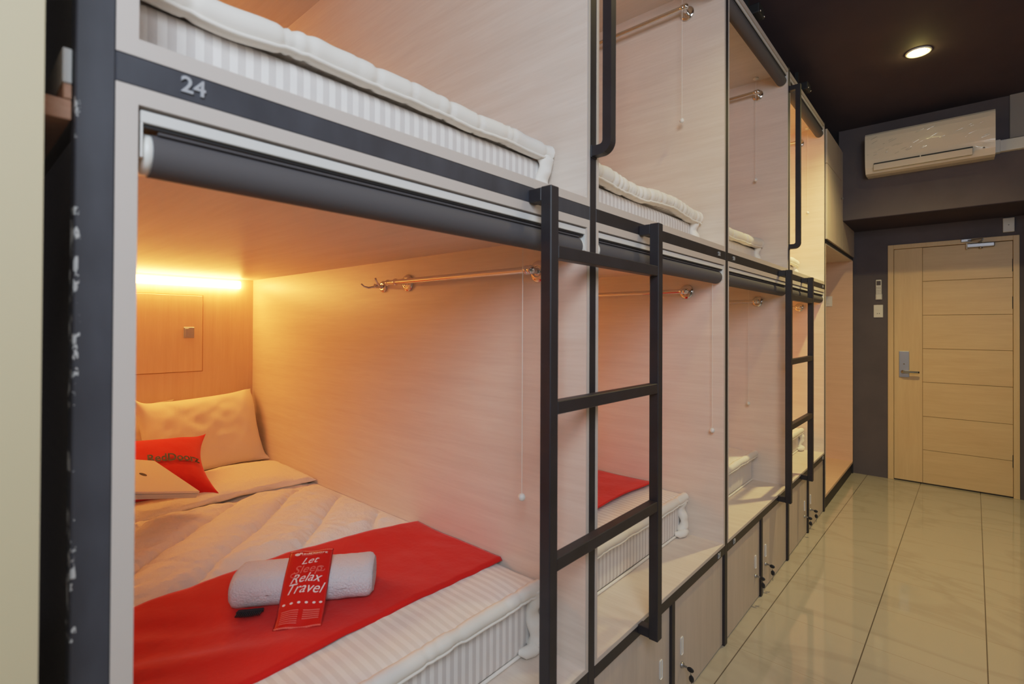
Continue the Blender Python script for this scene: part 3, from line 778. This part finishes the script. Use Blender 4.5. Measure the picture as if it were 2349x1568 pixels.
# white laptop propped on the cushion
lap = thing('laptop', 'closed white laptop resting tilted on the red cushion', 'laptop', (-1.42, .55, .75))
CAMP = Vector((.76, 0, 1.3584)); A = CAMP + (Vector((-1.42, .663, .731)) - CAMP) * .955; E1 = Vector((.179, -.244, .095)).normalized(); E2r = Vector((-.176, -.114, .107))
E2 = (E2r - E1 * E2r.dot(E1)).normalized(); N_ = E2.cross(E1).normalized()
if N_.z < 0: N_ = -N_
def lapbox(u0, u1, v0, v1, w0, w1, bev):
    b = MB().box(u0, u1, v0, v1, w0, w1, bev, 3)
    b.v = [tuple(A + E1 * x + E2 * y + N_ * z) for x, y, z in b.v]; return b
lapbox(0, .305, 0, .23, -.026, -.009, .003).build('base', M['lapedge'], lap)
lapbox(0, .305, 0.001, .23, -.0085, .0, .003).build('lid', M['laptop'], lap)
em = MB().ball((0, 0, 0), .014, (1.0, .8, .05), 16); em.v = [tuple(A + E1 * (.158 + x) + E2 * (.117 + y) + N_ * (z + .0003)) for x, y, z in em.v]
em.build('oval_mark', M['ink_black'], lap)

# ------------------------------------------------------------------ batten beside the first post
bt = thing('timber_batten', 'raw timber batten end beside the chipped left post', 'batten', (-.05, .086, 1.60))
MB().box(-.6, -.012, .0705, .1005, 1.594, 1.617, .001, 1).build('batten_end', M['ply'], bt)
MB().box(-.6, -.010, .092, .1005, 1.635, 1.675, .001, 1).build('white_strip', M['offwhite'], bt)
MB().box(-.6, -.011, .093, .1005, 1.6175, 1.6345, .001, 1).build('packing_piece', M['ply'], bt)

# ------------------------------------------------------------------ door, closer and wall things
dr = bpy.data.objects.new('door_1', None); COL.objects.link(dr); dr.location = (.69, YD, 0); struct(dr)
b = MB().box(.266, .309, YD - .012, YD + .10, 0, 2.12, .002, 1).box(1.089, 1.126, YD - .012, YD + .10, 0, 2.12, .002, 1).box(.309, 1.089, YD - .012, YD + .10, 2.081, 2.12, .002, 1)
b.build('door_frame', M['doorwood_v'], dr)
lf = MB().box(.3115, 1.0865, YD + .004, YD + .044, .012, 2.0775)
lfo = lf.build('door_leaf_core', M['groove'], dr)
MB().box(.3115, .5125, YD - .002, YD + .01, .012, 2.0775, .0012, 1).build('door_stile', M['doorwood_v'], dr)
zs = [.012, .300, .594, .894, 1.188, 1.482, 1.780, 2.0775]
pn = MB()
for k in range(7): pn.box(.5155, 1.0865, YD - .002, YD + .01, zs[k] + (.0018 if k else 0), zs[k + 1] - .0018, .0012, 1)
pn.build('door_boards', M['doorwood'], dr)
MB().box(.309, 1.089, YD + .044, YD + .06, 0, 2.081).build('door_backing', M['black'], dr)
for z in (1.88, 1.577, .298):
    MB().tube([(1.088, YD - .004, z - .05), (1.088, YD - .004, z + .05)], .005, 10).build('hinge', M['steel'], dr)
pa = MB().box(.348, .421, YD - .0125, YD - .0022, .929, 1.162, .002, 2).build('lock_plate', M['silver'], dr)
MB().lathe([(0, 0), (.006, 0), (.006, .004), (0, .005)], (.384, YD - .0125, 1.047), (0, -1, 0), 14).build('cylinder', M['chrome'], pa)
lv_ = MB().lathe([(0, 0), (.014, 0), (.014, .03), (0, .03)], (.379, YD - .0125, .980), (0, -1, 0), 18)
lv_.box(.376, .487, YD - .058, YD - .042, .970, .990, .004, 2); lv_.build('lever', M['chrome'], pa)
MB().box(.487, .495, YD - .0575, YD - .0425, .9705, .9895, .003, 1).build('lever_tip', M['rubber'], pa)

cl = thing('door_closer', 'silver door closer on the top of the wooden door', 'door closer', (.89, YD - .01, 2.06))
MB().box(.805, .980, YD - .052, YD - .0022, 2.040, 2.075, .006, 2).build('body', M['silver'], cl)
MB().box(.803, .812, YD - .056, YD - .004, 2.03, 2.078, .003, 1).build('end_cap', M['offwhite'], cl)
MB().lathe([(0, 0), (.012, 0), (.012, .012), (0, .014)], (.89, YD - .03, 2.075), (0, 0, 1), 16).build('spindle', M['chrome'], cl)
MB().lathe([(0, 0), (.013, 0), (.012, .010), (0, .012)], (.895, YD - .03, 2.04), (0, 0, -1), 16).build('lower_spindle', M['silver'], cl)
MB().tube([(.89, YD - .03, 2.082), (.90, YD - .09, 2.090), (.905, YD - .12, 2.094)], .006, 8).tube([(.905, YD - .12, 2.098), (.85, YD - .06, 2.104), (.81, YD - .022, 2.104)], .005, 8).build('arm', M['silver'], cl)
MB().box(.770, .838, YD - .030, YD - .0125, 2.094, 2.118, .003, 1).build('arm_bracket', M['silver'], cl)

bx = thing('wall_box', 'small pale square junction box above the right door corner', 'junction box', (1.062, YD, 2.205))
MB().box(1.028, 1.097, YD - .025, YD - .0005, 2.148, 2.262, .004, 2).build('cover', M['offwhite'], bx)
MB().lathe([(0, 0), (.004, 0), (.003, .002), (0, .002)], (1.062, YD - .025, 2.205), (0, -1, 0), 10).build('screw', M['silver'], bx)

rm = thing('remote_control', 'white air conditioner remote held on the grey wall left of door', 'remote control', (.198, YD, 1.72))
MB().box(.176, .220, YD - .022, YD - .0005, 1.630, 1.812, .006, 3).build('body', M['white'], rm)
MB().box(.182, .214, YD - .0235, YD - .022, 1.760, 1.800, .001, 1).build('display', M['wallgrey'], rm)
bb = MB()
for z in (1.742, 1.728, 1.712, 1.698, 1.682):
    for x in (.186, .198, .210): bb.box(x - .004, x + .004, YD - .0235, YD - .022, z - .003, z + .003)
bb.build('buttons', M['plainwall'], rm)
MB().box(.173, .223, YD - .012, YD - .0003, 1.628, 1.68, .003, 1).build('wall_cradle', M['white'], rm)
sk = thing('wall_socket', 'white socket plate with switch below the remote control', 'socket', (.195, YD, 1.523))
MB().box(.159, .230, YD - .011, YD - .0005, 1.465, 1.581, .003, 2).build('plate', M['white'], sk)
MB().box(.176, .198, YD - .014, YD - .011, 1.535, 1.558, .001, 1).build('rocker', M['white'], sk)
MB().box(.184, .190, YD - .0118, YD - .0105, 1.498, 1.504).box(.200, .206, YD - .0118, YD - .0105, 1.498, 1.504).build('socket_holes', M['black'], sk)

# air conditioner
ac = thing('air_conditioner', 'white wall air conditioner mounted high on the grey beam', 'air conditioner', (.57, YB, 2.6))
prof = [(5.0435, 2.60), (4.93, 2.592), (4.88, 2.598), (4.855, 2.64), (4.842, 2.70), (4.836, 2.78), (4.838, 2.86), (4.846, 2.895), (4.858, 2.909), (4.88, 2.912), (5.0435, 2.912)]
x0, x1 = .190, .953
b = MB(); n = len(prof)
for k in range(n):
    a, c = prof[k], prof[(k + 1) % n]
    b.add([(x0, *a), (x1, *a), (x1, *c), (x0, *c)], [(0, 1, 2, 3)], 0 < k < n - 2)
b.add([(x0, *p) for p in prof], [tuple(range(n))]); b.add([(x1, *p) for p in prof], [tuple(range(n))[::-1]])
M['acwhite'] = mat('glossy_white_plastic', srgb(226, 218, 205), .12, spec=.6)
t = NT(M['acwhite']); t.bump(t.noise(t.coord((3, 14, 10), rot=(0, .35, 0)), 3.0, 3, .6, .8), .05, .02)
b.build('casing', M['acwhite'], ac, weld=False)
MB().box(.247, .834, 4.838, 4.90, 2.615, 2.668, .003, 1).build('outlet', M['black'], ac)
fl = MB(); fl.box(.248, .833, 4.826, 4.834, 2.607, 2.655, .002, 1); fl.build('flap', M['acwhite'], ac)
MB().box(.5365, .5415, 4.824, 4.834, 2.650, 2.668).build('flap_joint', M['white'], ac)
MB().lathe([(0, 0), (.006, 0), (.005, .003), (0, .004)], (.893, 4.852, 2.648), (0, -1, 0), 12).build('sensor_lens', M['silver'], ac)
# pieces of film still stuck on the casing: thin wrinkles
fw = MB()
for k in range(34):
    x = random.uniform(.21, .92); z = random.uniform(2.72, 2.88); L = random.uniform(.012, .05)
    yv = 4.8365 if z < 2.86 else 4.839
    y_ = 4.842 + (4.836 - 4.842) * (z - 2.70) / .08 if z < 2.78 else 4.836 + .002 * (z - 2.78) / .08
    sl = random.uniform(.25, .5)
    fw.tube([(x - L / 2, y_ - .0006, z - L * sl / 2), (x, y_ - .0010, z + random.uniform(-.002, .002)), (x + L / 2, y_ - .0006, z + L * sl / 2)], .0009, 5)
o = fw.build('film_wrinkles', M['chrome'], ac); o['label'] = 'shiny creases of clear protective film'; o['kind'] = 'stuff'
tr = thing('cable_trunking', 'white pipe trunking running right from the air conditioner', 'trunking', (1.3, YB, 2.69))
MB().box(.955, 1.745, YB - .045, YB - .0005, 2.640, 2.722, .004, 2).build('cover', M['offwhite'], tr)
MB().box(.954, .985, YB - .05, YB - .0005, 2.635, 2.727, .004, 2).build('coupling', M['offwhite'], tr)
pb = MB().box(1.035, 1.60, YB - .02, YB - .0005, 2.730, 3.043, .003, 1).build('access_panel', M['plainwall'], None, loc=(1.3, YB, 2.73)); tag(pb, 'flat grey panel at ceiling right of the air conditioner', 'panel')

# downlights
def downlight(x, y, label):
    o = thing('downlight', label, 'downlight', (x, y, 3.045), 'ceiling downlights')
    MB().lathe([(.064, .0), (.066, -.004), (.060, -.008), (.052, -.006), (.047, .0)], (x, y, 3.0445), (0, 0, 1), 36).build('trim_ring', M['white'], o)
    MB().lathe([(0, -.016), (.018, -.015), (.034, -.011), (.043, -.003), (.043, -.001), (0, -.001)], (x, y, 3.0445), (0, 0, 1), 32).build('lamp_disc', M['lamp'], o)
downlight(.573, 3.893, 'round glowing downlight in the black ceiling')

# ------------------------------------------------------------------ lights
def spot(n, loc, power, col, size=2.6, blend=.5, rad=.05, tgt=None):
    l = bpy.data.lights.new(n, 'SPOT'); l.energy = power; l.color = col; l.spot_size = size; l.spot_blend = blend; l.shadow_soft_size = rad
    o = bpy.data.objects.new(n, l); COL.objects.link(o); o.location = loc
    d = (Vector(tgt) - Vector(loc)) if tgt else Vector((0, 0, -1)); o.rotation_euler = d.to_track_quat('-Z', 'Y').to_euler(); return o
def area(n, loc, tgt, power, col, sx, sy):
    l = bpy.data.lights.new(n, 'AREA'); l.shape = 'RECTANGLE'; l.size = sx; l.size_y = sy; l.energy = power; l.color = col
    o = bpy.data.objects.new(n, l); COL.objects.link(o); o.location = loc
    o.rotation_euler = (Vector(tgt) - Vector(loc)).to_track_quat('-Z', 'Y').to_euler(); return o
WARM = (1.0, .79, .33)
spot('downlight_lamp', (.573, 3.893, 3.02), 165, WARM, 2.4, .9, .045)
spot('downlight_lamp_mid', (.573, 1.75, 3.02), 22, WARM, 2.4, .9, .045)
area('room_light', (1.5, -.45, 2.35), (-.3, 1.5, 1.4), 46, (.77, .88, 1.0), 1.1, 1.1)
area('fill_light', (1.65, 2.0, 1.9), (-.2, 2.6, 1.2), 8, (1.0, .88, .84), 1.8, 1.8)

pt_ = bpy.data.lights.new('added_halo_light', 'POINT'); pt_.energy = .9; pt_.color = (1.0, .80, .22); pt_.shadow_soft_size = .012  # extra point light added to imitate the halo around the downlight
po_ = bpy.data.objects.new('added_halo_light', pt_); COL.objects.link(po_); po_.location = (.573, 3.893, 3.008)
wd_ = bpy.data.worlds.new('W'); S.world = wd_; wd_.use_nodes = True
wd_.node_tree.nodes['Background'].inputs[0].default_value = (.9, .85, 1.0, 1); wd_.node_tree.nodes['Background'].inputs[1].default_value = .05

# ------------------------------------------------------------------ camera
cam = bpy.data.cameras.new('camera'); co_ = bpy.data.objects.new('camera', cam); COL.objects.link(co_)
yaw, pitch, roll, f = .71210, .0067, .0045, 1162.2
fwv = Vector((-math.sin(yaw) * math.cos(pitch), math.cos(yaw) * math.cos(pitch), math.sin(pitch)))
r0 = Vector((math.cos(yaw), math.sin(yaw), 0)); u0 = r0.cross(fwv)
Rv = r0 * math.cos(roll) + u0 * math.sin(roll); Uv = u0 * math.cos(roll) - r0 * math.sin(roll)
mw = Matrix((Rv, Uv, -fwv)).transposed().to_4x4(); mw.translation = Vector((.76, 0, 1.3584))
co_.matrix_world = mw
cam.sensor_width = 36; cam.sensor_fit = 'HORIZONTAL'; cam.lens = f * 36 / 2349
cam.shift_x = -23.208 / 2349; cam.shift_y = -41.087 / 2349
cam.clip_start = .02
cam.dof.use_dof = True; cam.dof.focus_distance = 2.3; cam.dof.aperture_fstop = 3.6
S.camera = co_
S.view_settings.view_transform = 'Standard'
S.view_settings.look = 'None'
S.view_settings.exposure = 0.0
S.view_settings.use_curve_mapping = True
cm_ = S.view_settings.curve_mapping; cm_.white_level = (3, 3, 3); cm_.use_clip = False
cv_ = cm_.curves[3]
cv_.points[0].location = (0, .002); cv_.points[1].location = (1, 1)
for p_ in ((.05, .157), (.1667, .485), (.25, .625), (.3333, .73), (.5, .86), (.7, .95)): cv_.points.new(*p_)
cm_.update()
S.cycles.max_bounces = 9; S.cycles.diffuse_bounces = 5; S.cycles.adaptive_threshold = .02
S.cycles.sample_clamp_indirect = 6
